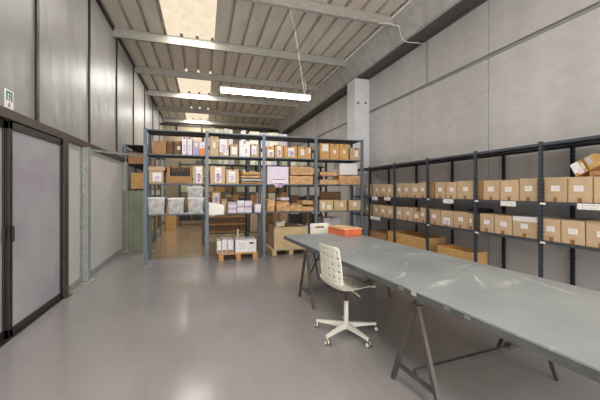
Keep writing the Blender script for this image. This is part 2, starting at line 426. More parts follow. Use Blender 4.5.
trim(MB().box(XL - .01, XL + .06, 4.98, 5.12, 0, 2.15).box(XL, XL + .10, 4.96, 5.14, 0, .012), 'beam_brown', 'dark brown door post', .003)
def ipost(y, h):
    return MB().box(XL, XL + .012, y - .09, y + .09, 0, h).box(XL, XL + .11, y - .006, y + .006, 0, h).box(XL + .1, XL + .112, y - .07, y + .07, 0, h).box(XL, XL + .17, y - .13, y + .13, 0, .014)
trim(ipost(5.78, 2.15), 'galv', 'galvanised steel post on a foot plate')
trim(ipost(8.44, 2.15), 'galv', 'galvanised corner post near the green sheet panel')
struct(MB().box(XL - .01, XL + .015, 5.14, 8.36, 0, .09).build('baseboard_left', 'galv', bevel=.004), 'low metal kick strip under the frosted wall')
# sliding doors
def sliding_door(n, y0, y1, x, handle_y):
    d = bpy.data.objects.new('door_%d' % n, None); C.objects.link(d); d.location = (x, (y0 + y1) / 2, 0)
    struct(d, 'frosted sliding door in a dark metal frame')
    w = (y1 - y0) / 2
    MB().box(0, .045, -w, -w + .06, .01, 2.14).box(0, .045, w - .06, w, .01, 2.14).box(0, .045, -w, w, .01, .09).box(0, .045, -w, w, 2.06, 2.14).build('door_frame', 'black_metal', d, bevel=.004)['kind'] = 'structure'
    MB().box(.012, .03, -w + .055, w - .055, .085, 2.065).build('frosted_panel', 'frosted_door', d)['kind'] = 'structure'
    MB().box(.045, .065, handle_y - .012, handle_y + .012, .95, 1.10).build('door_handle', 'black_metal', d, bevel=.004)['kind'] = 'structure'
sliding_door(1, 3.76, 4.98, XL - .005, -.57)
sliding_door(2, 2.44, 3.80, XL - .04, .60)
sliding_door(3, 1.12, 2.44, XL - .04, .60)
sliding_door(4, YB, 1.12, XL - .04, 1.4)
trim(MB().box(XL - .10, XL - .052, YB, 4.98, 2.08, 2.26), 'black_metal', 'dark header rail above the sliding doors')
trim(MB().box(XL - .1, XL + .06, YB, 4.98, 0, .012), 'black_metal', 'dark floor track of the sliding doors')

# exit sticker
ex = empty('exit_sign', (XL + .001, 3.832, 2.272), PI / 2, 'small white exit sticker with green running figure, on frosted wall above the doors', 'sign')
MB().box(-.075, .075, -.003, 0, 0, .185).build('sign_sheet', 'paper', ex)
mb = MB().prism([(-.05, .075), (-.05, .17), (.055, .17), (.055, .075), (.03, .075), (.03, .15), (-.028, .15), (-.028, .075)], 'y', -.005, -.0028)
mb.build('door_mark', 'exit_green', ex)
mb = MB().prism([(-.018, .082), (.0, .105), (-.004, .12), (-.016, .118), (-.02, .127), (.012, .134), (.022, .112), (.014, .110), (.012, .118), (.01, .103), (.018, .082), (.008, .082), (.002, .098), (-.008, .08)], 'y', -.005, -.0028)
mb.tube([(.008, -.005, .142), (.008, -.0028, .142)], .0075, 10)
mb.build('running_figure', 'exit_green', ex)
MB().prism([(-.009, .060), (-.009, .035), (-.024, .035), (0, .010), (.024, .035), (.009, .035), (.009, .060)], 'y', -.005, -.0028).build('arrow', 'exit_green', ex)

# ---------------------------------------------------------------- racks
def rack(name, loc, rotz, xs, depth, levels, top, label, steel, post, hw=.03, lip=.022, fl=.04):
    """slotted-angle rack: front at local y=0, posts at xs, every bay's levels listed"""
    r = empty(name, loc, rotz, label, 'shelving')
    for x in xs:
        for y, s in ((0, 1), (depth, -1)):
            mb = MB().box(-hw, hw, -.002, .002, 0, top).box(-hw - .001, -hw + .003, 0, s * fl, 0, top).box(hw - .003, hw + .001, 0, s * fl, 0, top).box(-.036, .036, min(-.006, s * .045), max(.006, s * .045), 0, .008)
            mb.build('post', post, r, (x, y, 0))
    for k, (a, b) in enumerate(zip(xs, xs[1:])):
        for z in levels[k]:
            a1, b1 = a + .003, b - .003
            mb = MB().box(a1, b1, .0035, depth, z - .004, z).box(a1, b1, depth - .003, depth, z - lip, z)
            mb.box(a1, a1 + .003, 0, depth, z - lip + .006, z).box(b1 - .003, b1, 0, depth, z - lip + .006, z)
            mb.box(a1, b1, .0035, .020, z - lip, z - lip + .003).box(a1, b1, depth * .5 - .03, depth * .5 + .03, z - .022, z - .004)
            sh_ = mb.build('shelf', 'rack_under_shade', r)
            MB().box(a1, b1, .0, .003, z - lip, z + .0005).build('shelf_lip', steel, sh_)
    return r
L1, L2, L3, L4 = 2.665, 2.185, 1.60, .985
FX = [-1.08, .08, 1.27, 2.48, 3.66]; YFR = 6.72
rack('shelving_rack', (0, YFR, 0), 0, FX, .60, [(L4, L3, L2, L1)] * 4, L1 + .02,
     'tall blue grey four-bay metal rack across the hall, open passage under one bay', 'rack', 'post')
RS1, RS2, RTOP, XRK = 1.325, .876, 2.005, 3.74
RY = [7.42, 6.56, 5.54, 4.55, 3.545, 2.635, 1.66, .70]
rack('shelving_rack', (XRK, RY[0], 0), -PI / 2, [RY[0] - y for y in RY], .56, [(RS2, RS1, RTOP)] * 7, RTOP + .02,
     'long charcoal metal rack along the concrete wall with two rows of brown cartons', 'rack_dark', 'post_dark', .020, .030, .026)
Y2 = 8.75
rack('shelving_rack', (0, Y2, 0), 0, [.0, 1.2, 2.4, 3.55], .5, [(.30, .985, 1.60, 2.185, L1)] * 3, L1 + .3,
     'rear metal rack full of files seen through the tall front rack', 'rack_dark', 'post_dark')
LX, LY = -1.28, 8.5
rack('shelving_rack', (LX, LY, 0), PI / 2, [0, 1.2, 2.4, 3.6], .54, [(.35, .95, 1.50, 2.12, 2.58)] * 3, 2.6,
     'metal rack along the frosted wall behind the passage, its end closed by a green sheet', 'rack', 'post')
# green sheet closing the end of that rack
g = MB()
for k in range(4):
    x0 = XL + .02 + k * .155
    g.prism([(x0, LY - .095), (x0 + .06, LY - .095), (x0 + .07, LY - .085), (x0 + .13, LY - .085), (x0 + .14, LY - .095), (x0 + .155, LY - .095), (x0 + .155, LY - .088), (x0 + .142, LY - .088), (x0 + .132, LY - .078), (x0 + .068, LY - .078), (x0 + .058, LY - .088), (x0, LY - .088)], 'z', 0, 1.46)
tag(g.build('sheet_panel', 'locker'), 'tall grey green ribbed sheet panel closing the end of the rack by the frosted wall', 'panel')
# brace from the galvanised post to the tall rack
br = MB().bar((XL + .12, 5.85, 2.13), (-1.115, 6.72, 2.15), .035, .004).bar((XL + .12, 5.85, 2.113), (-1.115, 6.72, 2.133), .004, .035)
tag(br.build('angle_brace', 'galv'), 'thin galvanised angle brace running from the steel post to the tall rack', 'brace')

# ---------------------------------------------------------------- cartons
def sticker(parent, x, z, w, h, mat, name='label', y=-.002, rot=0.0):
    o = MB().box(-w / 2, w / 2, 0, .0015, -h / 2, h / 2).build(name, mat, parent, (x, y, z))
    if rot: o.rotation_euler = (0, rot, 0)
    return o
def carton(x, y, z, w, d, h, rotz, label, mat='card', name='cardboard_box', cat='box', group=None, seam=True, open_top=False, lids=False):
    """closed or open carton; front at local y=0, base at z=0"""
    mb = MB(); t = .006
    if open_top:
        mb.box(-w / 2, w / 2, 0, t, 0, h).box(-w / 2, w / 2, d - t, d, 0, h).box(-w / 2, -w / 2 + t, t, d - t, 0, h).box(w / 2 - t, w / 2, t, d - t, 0, h).box(-w / 2 + t, w / 2 - t, t, d - t, 0, t)
    else:
        mb.box(-w / 2, w / 2, 0, d, 0, h - .004).box(-w / 2, -.002, .001, d - .001, h - .004, h).box(.002, w / 2, .001, d - .001, h - .004, h)
    o = mb.build(name, mat, None, (x, y, z), rotz, bevel=0 if open_top else .003)
    tag(o, label, cat, group)
    if seam and not open_top:
        MB().box(-.02, .02, -.0012, d * .9, h, h + .001).box(-.02, .02, -.0015, 0, h - .055, h + .001).build('packing_tape', 'tape', o)
    return o

ORD = ['first', 'second', 'third', 'fourth', 'fifth', 'sixth', 'seventh', 'eighth']
BAYN = ['bay beside the tall rack', 'second bay from the tall rack', 'third bay from the tall rack', 'fourth bay from the tall rack', 'fifth bay from the tall rack', 'sixth bay from the tall rack']
def wall_box(u0, u1, vt, z, label, lw=.085, lh=.06, lx=0., lz=.55, mat='card', stick='lab', depth=.40, y0=None, y1=None, h=None, x=None, open_top=False, tape=True):
    x = x or XRK + .047
    ya = Y_at(u0, x) if y0 is None else y0; yb = Y_at(u1, x) if y1 is None else y1
    yc, w = (ya + yb) / 2, abs(ya - yb) - .008
    hh = h or (Z_at(vt, x, yc) - z)
    o = carton(x, yc, z + .001, w, depth, hh, -PI / 2 + random.uniform(-.012, .012), label, mat, seam=False, open_top=open_top)
    if stick: sticker(o, lx * w, lz * hh, min(lw, w * .55), lh, stick)
    if tape:
        MB().box(-.022, .022, -.0015, 0, .0, .05).build('packing_tape', 'tape', o)
    return o
# upper shelf: pixel spans of the boxes, bay by bay, far end first
UP = [[(364.6, 369.6, 0)],
      [(373, 380.3, 0), (380.7, 386.6, 0), (387, 393.4, 0)],
      [(396.2, 402.6, 0), (403, 410.6, 0), (411, 419.6, 0), (420, 426, 0)],
      [(428.6, 434.2, 1), (435, 445.2, 0), (446, 456.4, 0), (457, 473.6, 0)],
      [(476.6, 482.4, 1), (483, 499.4, 0), (500, 518.6, 0), (519.4, 537.4, 0)],
      [(544, 567.2, 0), (567.8, 592.6, 0), (593.2, 622, 0), (622.6, 656, 0)]]
for b, row in enumerate(UP):
    for k, (u0, u1, plain) in enumerate(row):
        vt = {0: 186.5, 1: 186.5, 2: 184, 3: 181, 4: 178.4, 5: 176}[b]
        yc = Y_at((u0 + u1) / 2, XRK + .03); h = .279 - (.006 * (k % 3))
        lab = '%s %scarton on the upper wall shelf, %s' % (ORD[k], 'plain brown ' if plain else 'brown labelled ', BAYN[b])
        if len(row) == 1: lab = 'brown labelled carton alone on the upper wall shelf, ' + BAYN[b]
        wall_box(u0, u1, vt, RS1, lab, stick=None if plain else 'lab', h=h, lx=random.uniform(-.06, .06), lw=.09, lh=.062, mat='card_brown' if plain else 'card')
LOW = [[(364.6, 369.6, .28)],
       [(373, 379.2, .275), (379.7, 386.4, .27), (386.9, 393.6, .265)],
       [(396.2, 402, .27), (402.4, 412.2, .275), (413, 419.8, .205), (420.2, 425.8, .29)],
       [(429.6, 439.8, .27), (440.4, 452.4, .268), (453, 467.6, .27), (468.2, 473, .255)],
       [(477, 479.2, .27), (479.7, 493.8, .27), (494.4, 511.8, .265), (512.6, 537, .27)],
       [(542.6, 560.4, .27), (561, 584.8, .272), (585.6, 618, .27), (618.6, 652, .27)]]
special = {}
for b, row in enumerate(LOW):
    for k, (u0, u1, h) in enumerate(row):
        if b == 4 and k == 0: continue
        kk = k if b != 4 else k - 1
        lab = '%s brown labelled carton on the lower wall shelf, %s' % (ORD[kk], BAYN[b])
        if b == 2 and k == 2: lab = 'short pale carton with a big white label on the lower wall shelf'
        if b == 4 and k == 3: lab = 'brown carton with a white band round its top on the lower wall shelf'
        if b == 3 and k == 1: lab = 'carton with a large crumpled paper label low on its front, lower wall shelf'
        if len(row) == 1: lab = 'brown labelled carton alone on the lower wall shelf, ' + BAYN[b]
        op = (b == 5 and k == 2)
        h *= .935
        o = wall_box(u0, u1, 0, RS2, lab, h=h, lx=random.uniform(-.06, .06), lw=.09 if not (b == 3 and k == 1) else .15, lh=.06 if not (b == 3 and k == 1) else .11,
                     lz=.55 if not (b == 3 and k == 1) else .34, stick='lab' if not (b == 3 and k == 1) else 'lab_lilac')
        special[(b, k)] = (o, h)
        if op:
            yc = abs(Y_at(u0, XRK + .03) - Y_at(u1, XRK + .03))
            MB().box(-yc * .48, yc * .48, -.004, .10, 0, .005, Matrix.Rotation(.10, 4, 'X')).build('flap', 'card', o, (0, -.005, h + .002))
        if b == 4 and k == 3:
            w = abs(Y_at(u0, XRK + .03) - Y_at(u1, XRK + .03)) - .008
            MB().box(-w / 2 - .001, w / 2 + .001, -.002, .402, h - .055, h + .001).build('white_band', 'white', o)
        if b == 2 and k == 3:
            MB().box(-.09, .09, -.005, .16, 0, .005, Matrix.Rotation(.25, 4, 'X') @ Matrix.Rotation(.2, 4, 'Y')).build('flap', 'card_dark', o, (.0, 0, h + .015))
# black bag lying on the boxes of the lower shelf
o = crinkle(.24, .22, .055, .018, 3.3, 8, 6, 3, .5).build('plastic_bag', 'blackplastic', None, (XRK + .05, (Y_at(465, XRK) + Y_at(478, XRK)) / 2, RS2 + .262), -PI / 2)
tag(o, 'crumpled black plastic bag lying on cartons of the lower wall shelf', 'bag')
# tilted parcel on top of the upper cartons
yt = Y_at(585, XRK + .12)
zt = RS1 + .281
par = empty('tilted_parcel', (XRK + .10, yt - .05, zt + .002), -PI / 2, 'small orange brown parcel with white papers tilted on top of the upper cartons', 'parcel')
tm = Matrix.Rotation(math.radians(-27), 4, 'Y')
for nm, a, mt in (('parcel_body', (0, .24, 0, .18, 0, .135), 'card2'), ('white_sheet', (.002, .082, -.002, -.0005, .03, .137), 'paper'), ('folded_paper', (.035, .085, -.003, -.0021, -.012, .045), 'lilac'),
                  ('cream_strip', (.09, .118, -.002, -.0005, .04, .10), 'cream'), ('dark_strip', (.122, .142, -.002, -.0005, .0, .134), 'card_dark'), ('grey_leaflet', (.155, .20, -.002, -.0005, .05, .128), 'greycard')):
    MB().box(*a, tm).build(nm, mt, par, (-.12, 0, .012 if nm == 'folded_paper' else 0.0))
MB().box(.06, .20, .02, .16, 0, .05).build('wedge_box', 'card_brown', par, (-.12 + .05, 0, 0))
# paper signs hanging on the shelf lips
for u0, u1, v0, v1, z, lab in ((372, 377.5, 199.5, 203, RS1, 'small white paper sign on the upper wall shelf lip beside the tall rack'),
                          (384.3, 390.3, 199.5, 203, RS1, 'small white paper sign on the upper wall shelf lip, second from the tall rack'),
                          (443.3, 453.2, 199, 203.3, RS1, 'white paper sign on the upper wall shelf lip, third from the tall rack'),
                          (500.6, 515.6, 199.5, 204.6, RS1, 'white paper sign on the upper wall shelf lip under a middle bay'),
                          (577, 622, 199.8, 206, RS1, 'long white paper sign on the upper wall shelf lip below the tilted parcel'),
                          (370.5, 380.3, 219, 222.3, RS2, 'long white paper sign on the lower wall shelf lip beside the tall rack')):
    x = XRK - .004
    y0, y1 = Y_at(u0, x), Y_at(u1, x); yc = (y0 + y1) / 2
    zz1 = Z_at(v0, x, yc); zz0 = Z_at(v1, x, yc)
    zc = z - .004 - (zz1 - zz0) / 2
    s = MB().box(-(y0 - y1) / 2, (y0 - y1) / 2, 0, .0012, -(zz1 - zz0) / 2, (zz1 - zz0) / 2).build('shelf_sign', 'sign', None, (x, yc, zc), -PI / 2)
    tag(s, lab, 'sign')
for y, z, nm in ((2.635, RS1, 'upper'), (3.545, RS1, 'upper'), (4.55, RS1, 'upper'), (2.635, RS2, 'lower'), (3.545, RS2, 'lower'), (4.55, RS2, 'lower')):
    s = MB().box(-.03, .03, 0, .001, -.012, .012).build('price_tag', 'paper', None, (XRK - .004, y - .035, z - .02), -PI / 2)
    i = {2.635: 'beside the post under the tilted parcel side', 3.545: 'at the middle post', 4.55: 'at the post over the big open carton'}[y]
    tag(s, 'tiny white tag on the %s wall shelf %s' % (nm, i), 'tag')
# large open cartons on the floor under the wall rack
def big_open(y0, y1, x0, x1, h, label, mat):
    o = carton(x0, (y0 + y1) / 2, .001, y0 - y1, x1 - x0, h, -PI / 2, label, mat, seam=False, open_top=True)
    w = y0 - y1; t = .006
    MB().box(-w / 2, w / 2, -.0065, 0, -.16, .0, Matrix.Rotation(0.12, 4, 'X')).build('flap', mat, o, (0, -.004, h))
    return o
big_open(5.84, 4.66, 3.80, 4.25, .60, 'large open brown carton on the floor under the wall rack beyond the table', 'card2')
big_open(4.36, 3.68, 3.80, 4.12, .53, 'lower open brown carton on the floor under the wall rack, beside the large one', 'card2')
o = carton(3.80, 6.35, .001, .75, .44, .50, -PI / 2, 'dull red brown carton on the floor by the wall rack, just past the orange box', 'card_brown', seam=False)
MB().box(-.025, .025, .0, .5, .5, .501).build('packing_tape', 'tape', o)

# ---------------------------------------------------------------- tall rack contents
YI = YFR + .047
def fbox(u0, u1, vt, z, label, mat='card', d=.42, y=YI, st=None, name='cardboard_box', cat='box', seam=True, rot=None, group=None, h=None):
    """st: list of stickers (fx, fz, fw, fh, material) as fractions of the front"""
    x0, x1 = X_at(u0, y), X_at(u1, y); xc = (x0 + x1) / 2; w = x1 - x0 - .006
    hh = h or (Z_at(vt, xc, y) - z - .001)
    o = carton(xc, y, z + .001, w, d, hh, random.uniform(-.008, .008) if rot is None else rot, label, mat, name, cat, group, seam)
    for s in st or []: sticker(o, s[0] * w, s[1] * hh, s[2] * w, s[3] * hh, s[4])
    return o
T = 'tall front rack'
# top-level shelf (L2) of every bay
fbox(152, 166, 141.2, L2, 'plain brown carton on the top row of the tall rack, next to the frosted wall', 'card_brown', y=YI + .04)
fbox(166.6, 173.4, 140.6, L2, 'dark brown carton on the tall rack top row, next to the plain brown one', 'card_dark', y=YI + .12)
fbox(174, 181, 141, L2, 'dark brown carton with pale label beside the two slim white cartons, top row', 'card_dark', y=YI + .1, st=[(.2, .5, .4, .25, 'lab_grey')])
fbox(181.8, 186.8, 136.5, L2, 'slim white carton, the one beside the dark cartons on the tall rack top row', 'lilac', st=[(0, .5, .7, .75, 'lab_lilac')])
fbox(187.2, 192.2, 136.9, L2, 'slim white carton beside the stacked small coloured boxes on the tall rack top row', 'lilac', st=[(0, .5, .7, .75, 'lab_lilac')])
for (u0, u1, mb_, mt_, nb, nt) in ((192.8, 198.8, 'lavender', 'greycard', 'lavender', 'grey'), (199.3, 205.2, 'orangecard', 'lilac', 'orange', 'pale pink')):
    o = fbox(u0, u1, 0, L2, 'small %s box at the bottom of a stack of two on the tall rack' % nb, mb_, h=.145, seam=False, d=.3)
    o = fbox(u0, u1, 0, L2 + .147, 'small %s box on top of the %s one on the tall rack' % (nt, nb), mt_, h=.135, seam=False, d=.3, st=[(.1, .5, .5, .5, 'lab_purple' if nt != 'grey' else 'lab_grey')])
fbox(210, 218.6, 136.4, L2, 'tallest tan carton with a small white label, second bay top row of the tall rack', st=[(0, .55, .24, .28, 'lab_grey')])
fbox(219.3, 228.8, 139, L2, 'tan carton covered by a large white printed sheet, second bay top row', st=[(-.08, .6, .8, .75, 'lab_lilac'), (.2, .2, .5, .3, 'lab_grey')])
fbox(230, 238.2, 144.2, L2, 'low tan carton with a white square label, second bay top row', st=[(0, .48, .62, .6, 'lab_grey')])
fbox(239.2, 250.2, 141, L2, 'white carton with a blue mark, second bay top row of the tall rack', 'white', st=[(.12, .45, .24, .5, 'lab_blue')])
fbox(251, 258.8, 144.2, L2, 'tan carton with a pale lilac label, last of the second bay top row', st=[(-.1, .55, .6, .65, 'lab_lilac')])
fbox(266.4, 274.4, 146.6, L2, 'tan carton with a round purple mark, first of the third bay top row', 'card2', st=[(.05, .42, .72, .6, 'lab_purple')])
fbox(275, 283.4, 145, L2, 'tan carton with a narrow white and purple sheet, third bay top row', 'card2', st=[(0, .5, .45, .85, 'lab_purple')])
fbox(284, 297.2, 146, L2, 'wide tan carton with a blue star-like mark, third bay top row', 'card2', st=[(.05, .5, .45, .7, 'lab_blue'), (-.1, .93, .3, .1, 'dark')])
fbox(298, 311, 147, L2, 'tan carton with loose papers stuck on top and front, third bay top row', 'card2', st=[(-.15, .55, .25, .5, 'lab_grey'), (.4, .7, .12, .4, 'paper')])
fbox(311.2, 312.4, 147, L2, 'narrow dark carton squeezed against the post, third bay top row', 'card_dark', y=YI + .1)
fbox(320, 329.6, 143.2, L2, 'golden carton with a big white label, first of the fourth bay top row', 'card2', st=[(.05, .72, .62, .42, 'lab_grey')])
fbox(330, 339.2, 143.8, L2, 'golden carton with a small white square, second of the fourth bay top row', 'card2', st=[(0, .5, .3, .22, 'lab_grey')])
fbox(339.6, 348.6, 144, L2, 'golden carton with a small low label, third of the fourth bay top row', 'card2', st=[(.0, .5, .25, .2, 'lab_grey')])
fbox(350.2, 361.6, 148, L2, 'lower tan carton at the end of the fourth bay top row beside the pillar', 'card', st=[(.05, .55, .3, .5, 'lab_grey')])
# second row (L3)
o = fbox(148.8, 163.6, 166.4, L3, 'tan carton with lifted lid and white label, second row of the tall rack', 'card', st=[(.05, .38, .6, .5, 'lab_lilac')], seam=False)
w_ = X_at(163.6, YI) - X_at(148.8, YI)
MB().box(-w_ / 2 - .01, w_ / 2 + .03, -.012, .43, .255, .33).build('lid', 'card', o, (0, 0, 0), bevel=.004)
# open-fronted carton with dark goods
x0, x1 = X_at(167.2, YI), X_at(191.8, YI); w_ = x1 - x0; hh = Z_at(166, (x0 + x1) / 2, YI) - L3
o = MB().box(-w_ / 2, w_ / 2, .4, .406, 0, hh).box(-w_ / 2, -w_ / 2 + .05, 0, .4, 0, hh).box(w_ / 2 - .03, w_ / 2, 0, .4, 0, hh).box(-w_ / 2 + .05, w_ / 2 - .03, 0, .4, 0, .008).box(-w_ / 2 + .05, w_ / 2 - .03, 0, .006, .0, hh * .42).build('open_carton', 'card_brown', None, ((x0 + x1) / 2, YI, L3 + .001))
tag(o, 'wide open-fronted carton holding dark bottles, second row of the tall rack', 'box')
for k in range(9):
    xb = (x0 + x1) / 2 - w_ / 2 + .085 + k * (w_ - .15) / 8.0
    b_ = MB().tube([(0, 0, 0), (0, 0, hh * .58), (0, 0, hh * .68), (0, 0, hh * (.86 - .04 * (k % 2)))], [.024, .024, .011, .011], 10).build('dark_bottle', 'dark', None, (xb, YI + .06 + .012 * (k % 2), L3 + .0095), smooth=True)
    tag(b_, 'dark bottle standing in the open-fronted carton on the tall rack', 'bottle', 'dark bottles in the open carton')
o = fbox(193, 203.6, 165.4, L3, 'tan carton with a bright purple label, end of the first bay second row', 'card', st=[(.05, .48, .55, .9, 'lab_purple')])
o = fbox(195.5, 203, 0, L3 + o.dimensions.z + .006, 'dark flat box lying on the purple labelled carton', 'dark', h=.10, seam=False, d=.3, y=YI + .04)
fbox(210.2, 225.4, 166, L3, 'large tan carton with a white and purple label, second bay second row', 'card', st=[(.02, .5, .4, .85, 'lab_purple')])
fbox(226, 239, 169.4, L3, 'smaller tan carton with a pale lilac label, second bay second row', 'card', st=[(-.05, .5, .5, .75, 'lab_lilac')])
xs0, xs1 = X_at(240.4, YI), X_at(261.2, YI); zc = L3 + .001
for k, (h_, mt, nm) in enumerate(((.055, 'card_brown', 'brown'), (.055, 'greycard', 'grey mauve'), (.06, 'kraft', 'tan'), (.07, 'card2', 'golden'))):
    w_ = (xs1 - xs0) * (.98 - .03 * k)
    o = crinkle(w_, .42, h_, .010, k + 11, 10, 5, 2, .4).build('padded_mailer', mt, None, ((xs0 + xs1) / 2 + .008 * (k % 2), YI + .01, zc), 0, smooth=True)
    tag(o, 'flat %s padded mailer, %s from the bottom of the tall rack mailer stack' % (nm, ORD[k]), 'mailer', None); zc += h_ + .009
# white-lilac carton with purple tissue hanging over the edge
o = fbox(267.2, 288.6, 166.6, L3, 'big pale lilac carton with a purple tongue hanging over the shelf, third bay', 'lilac', seam=False, st=[])
mb = MB().prism([(-.17, .09), (.20, .09), (.11, -.02), (.07, -.07), (-.07, -.07), (-.10, -.01)], 'y', -.064, -.053)
mb.build('hanging_flap', 'lab_purple', o)
MB().box(-.12, .16, -.0035, -.0005, .07, .11).build('purple_print', 'purple', o)
x0, x1 = X_at(290, YI), X_at(313.6, YI)
o = crinkle(x1 - x0, .45, Z_at(176, (x0 + x1) / 2, YI) - L3, .016, 5.5, 16, 8, 6).build('kraft_parcel', 'kraft', None, ((x0 + x1) / 2, YI + .02, L3 + .001))
tag(o, 'large crumpled kraft paper parcel at the bottom, third bay second row', 'parcel')
zz = Z_at(175.2, (x0 + x1) / 2, YI)
o = crinkle((x1 - x0) * .97, .43, Z_at(167, (x0 + x1) / 2, YI) - zz, .016, 8.5, 16, 8, 5).build('kraft_parcel', 'kraft', None, ((x0 + x1) / 2 + .006, YI + .025, zz + .008))
tag(o, 'crumpled kraft paper parcel lying on top of the large one, third bay', 'parcel')
def kparcel(u0, u1, v0, v1, label, seed, amp=.020, d=.42, y=YI + .02, z=None, pillow=.25, mat='kraft'):
    x0, x1 = X_at(u0, y), X_at(u1, y); xc = (x0 + x1) / 2
    z0 = Z_at(v0, xc, y) if z is None else z
    o = crinkle(x1 - x0 - .01, d, Z_at(v1, xc, y) - z0, amp, seed, 14, 7, 5, pillow).build('kraft_parcel', mat, None, (xc, y, z0), smooth=False)
    return tag(o, label, 'parcel')
kparcel(320, 338.6, 0, 179.4, 'crumpled kraft parcel at the bottom, fourth bay second row', 21, z=L3 + .001)
kparcel(320.6, 337.6, 175.8, 171.4, 'crumpled kraft parcel on top of another beside the white box, fourth bay', 23)
kparcel(339.4, 361, 0, 175.4, 'wide kraft parcel carrying the white box, fourth bay second row', 25, z=L3 + .001, pillow=.1)
zb = L3 + .001 + (Z_at(175.4, X_at(350, YI + .02), YI + .02) - L3) + .014
o = fbox(339.6, 357.6, 163.4, zb, 'white box standing on a kraft parcel beside the pillar, fourth bay', 'white', y=YI + .05, seam=False, d=.36)
# third row (L4)
def tote(u0, u1, vt, z, label, d=.44, content='greycard'):
    y = YI + .01; x0, x1 = X_at(u0, y), X_at(u1, y); w = x1 - x0 - .02; xc = (x0 + x1) / 2; h = Z_at(vt, xc, y) - z
    r = empty('plastic_tote', (xc, y, z + .001), 0, label, 'tub')
    mb = MB(); tp = .022; hb = h - .03; t = .005
    def shell(o, i): return
    A = [(-w / 2 + tp, tp), (w / 2 - tp, tp), (w / 2 - tp, d - tp), (-w / 2 + tp, d - tp)]
    B = [(-w / 2 + .008, .008), (w / 2 - .008, .008), (w / 2 - .008, d - .008), (-w / 2 + .008, d - .008)]
    bm = mb.bm
    va = [bm.verts.new((p[0], p[1], 0)) for p in A]; vb = [bm.verts.new((p[0], p[1], hb)) for p in B]
    for k in range(4): bm.faces.new((va[k], va[(k + 1) % 4], vb[(k + 1) % 4], vb[k]))
    bm.faces.new(va[::-1])
    o = mb.build('tub', 'tub', r); s_ = o.modifiers.new('wall', 'SOLIDIFY'); s_.thickness = .004
    MB().box(-w / 2, w / 2, 0, d, hb, hb + .026).box(-w / 2 + .03, w / 2 - .03, .03, d - .03, hb + .026, hb + .030).build('lid', 'frame_white', r, bevel=.004)
    crinkle(w - 2 * tp - .05, d - 2 * tp - .02, hb * .62, .02, u0, 8, 5, 4).build('contents', content, r, (0, tp + .015, .006))
    return h
h1 = tote(146.8, 165.6, 197.4, L4, 'clear plastic tote with white lid holding brown packs, beside the rack end post', content='kraft')
h2 = tote(167, 184.8, 198, L4, 'clear plastic tote with white lid in the middle of the tote row', content='greycard')
h3 = tote(186.8, 204.6, 197.6, L4, 'clear plastic tote with white lid under another tote', content='white')
tote(186.4, 204.2, 186.6, L4 + h3 + .006, 'clear plastic tote with white lid stacked on top of another tote', content='white')
# white cloth draped over the shelf edge
xc0, xc1 = X_at(208.8, 6.7), X_at(224.2, 6.7)
mb = MB(); bm = mb.bm; n = 12; rows = []
prof = [(.16, .19), (.10, .225), (.04, .235), (-.01, .225), (-.028, .17), (-.034, .08), (-.036, -.0), (-.036, -.05)]
for j, (yy, zz) in enumerate(prof):
    row = []
    for i in range(n + 1):
        f = i / n; xx = xc0 + (xc1 - xc0) * f
        dz = noise.noise(Vector((f * 4, j * .5, 2))) * .018 - (0.055 * f if zz > .05 else 0) + (0.012 * f if zz < 0 else 0)
        row.append(bm.verts.new((xx, yy + noise.noise(Vector((f * 5, j * .6, 9))) * .008, L4 + max(zz + dz, .004 if yy > 0 else -.2))))
    rows.append(row)
for a, b in zip(rows, rows[1:]):
    for i in range(n): bm.faces.new((a[i], a[i + 1], b[i + 1], b[i]))
o = mb.build('white_cloth', 'cloth', None, (0, YFR, 0), smooth=True); s_ = o.modifiers.new('thickness', 'SOLIDIFY'); s_.thickness = .004
tag(o, 'white sheet draped over the shelf edge above the pallet of white boxes', 'cloth')
fbox(221.4, 226.6, 198.8, L4, 'tan carton standing behind the draped white sheet', 'card', y=YI + .20, d=.3)
fbox(211.6, 220.6, 191.4, L4 + .16, 'small framed picture box above the draped white sheet', 'card2', y=YI + .34, d=.2, st=[(0, .5, .65, .7, 'lab_blue')], seam=False)
fbox(211, 220.6, 0, L4, 'brown carton hidden behind the draped white sheet carrying the framed picture box', 'card_brown', y=YI + .32, d=.24, h=.155, seam=False)
def stack(u0, u1, vt, z, n, label, group, mats, y=YI + .02, d=.3):
    x0, x1 = X_at(u0, y), X_at(u1, y); xc = (x0 + x1) / 2; h = (Z_at(vt, xc, y) - z - .002) / n
    for k in range(n):
        o = MB().box(-(x1 - x0) / 2, (x1 - x0) / 2, 0, d, 0, h - .002).build('booklet_pack', mats[k % len(mats)], None, (xc + random.uniform(-.006, .006), y + random.uniform(0, .01), z + .001 + k * h), random.uniform(-.02, .02), bevel=.003)
        tag(o, '%s, %s from the bottom' % (label, ORD[k]), 'booklets', group)
stack(227.8, 236.4, 202, L4, 4, 'pale booklet pack in the short stack beside the draped sheet', None, ['lilac', 'greycard'])
stack(237.2, 244.4, 200.6, L4, 5, 'pale booklet pack in the taller middle stack of the shelf', None, ['lilac', 'white', 'greycard'])
stack(244.8, 252, 200.8, L4, 5, 'pale booklet pack in the taller stack near the post', None, ['white', 'lilac', 'lavender'])
stack(254.6, 261, 204, L4, 3, 'pale booklet pack in the low stack against the post', None, ['lilac', 'white'])
kparcel(267.2, 274.8, 0, 198.6, 'crumpled kraft bag against the post, third bay third row', 31, amp=.03, z=L4 + .001, pillow=.4)
kparcel(276.4, 289.4, 0, 201.2, 'bulging kraft bag with pale tissue, third bay third row', 33, amp=.026, z=L4 + .001, pillow=.4, y=YI + .03, d=.36)
o = crinkle(.22, .2, .07, .03, 4.2, 8, 6, 4, .4).build('tissue_paper', 'lilac', None, (X_at(285, YI + .05), YI + .06, Z_at(201.2, 1.9, YI) + .022), .2)
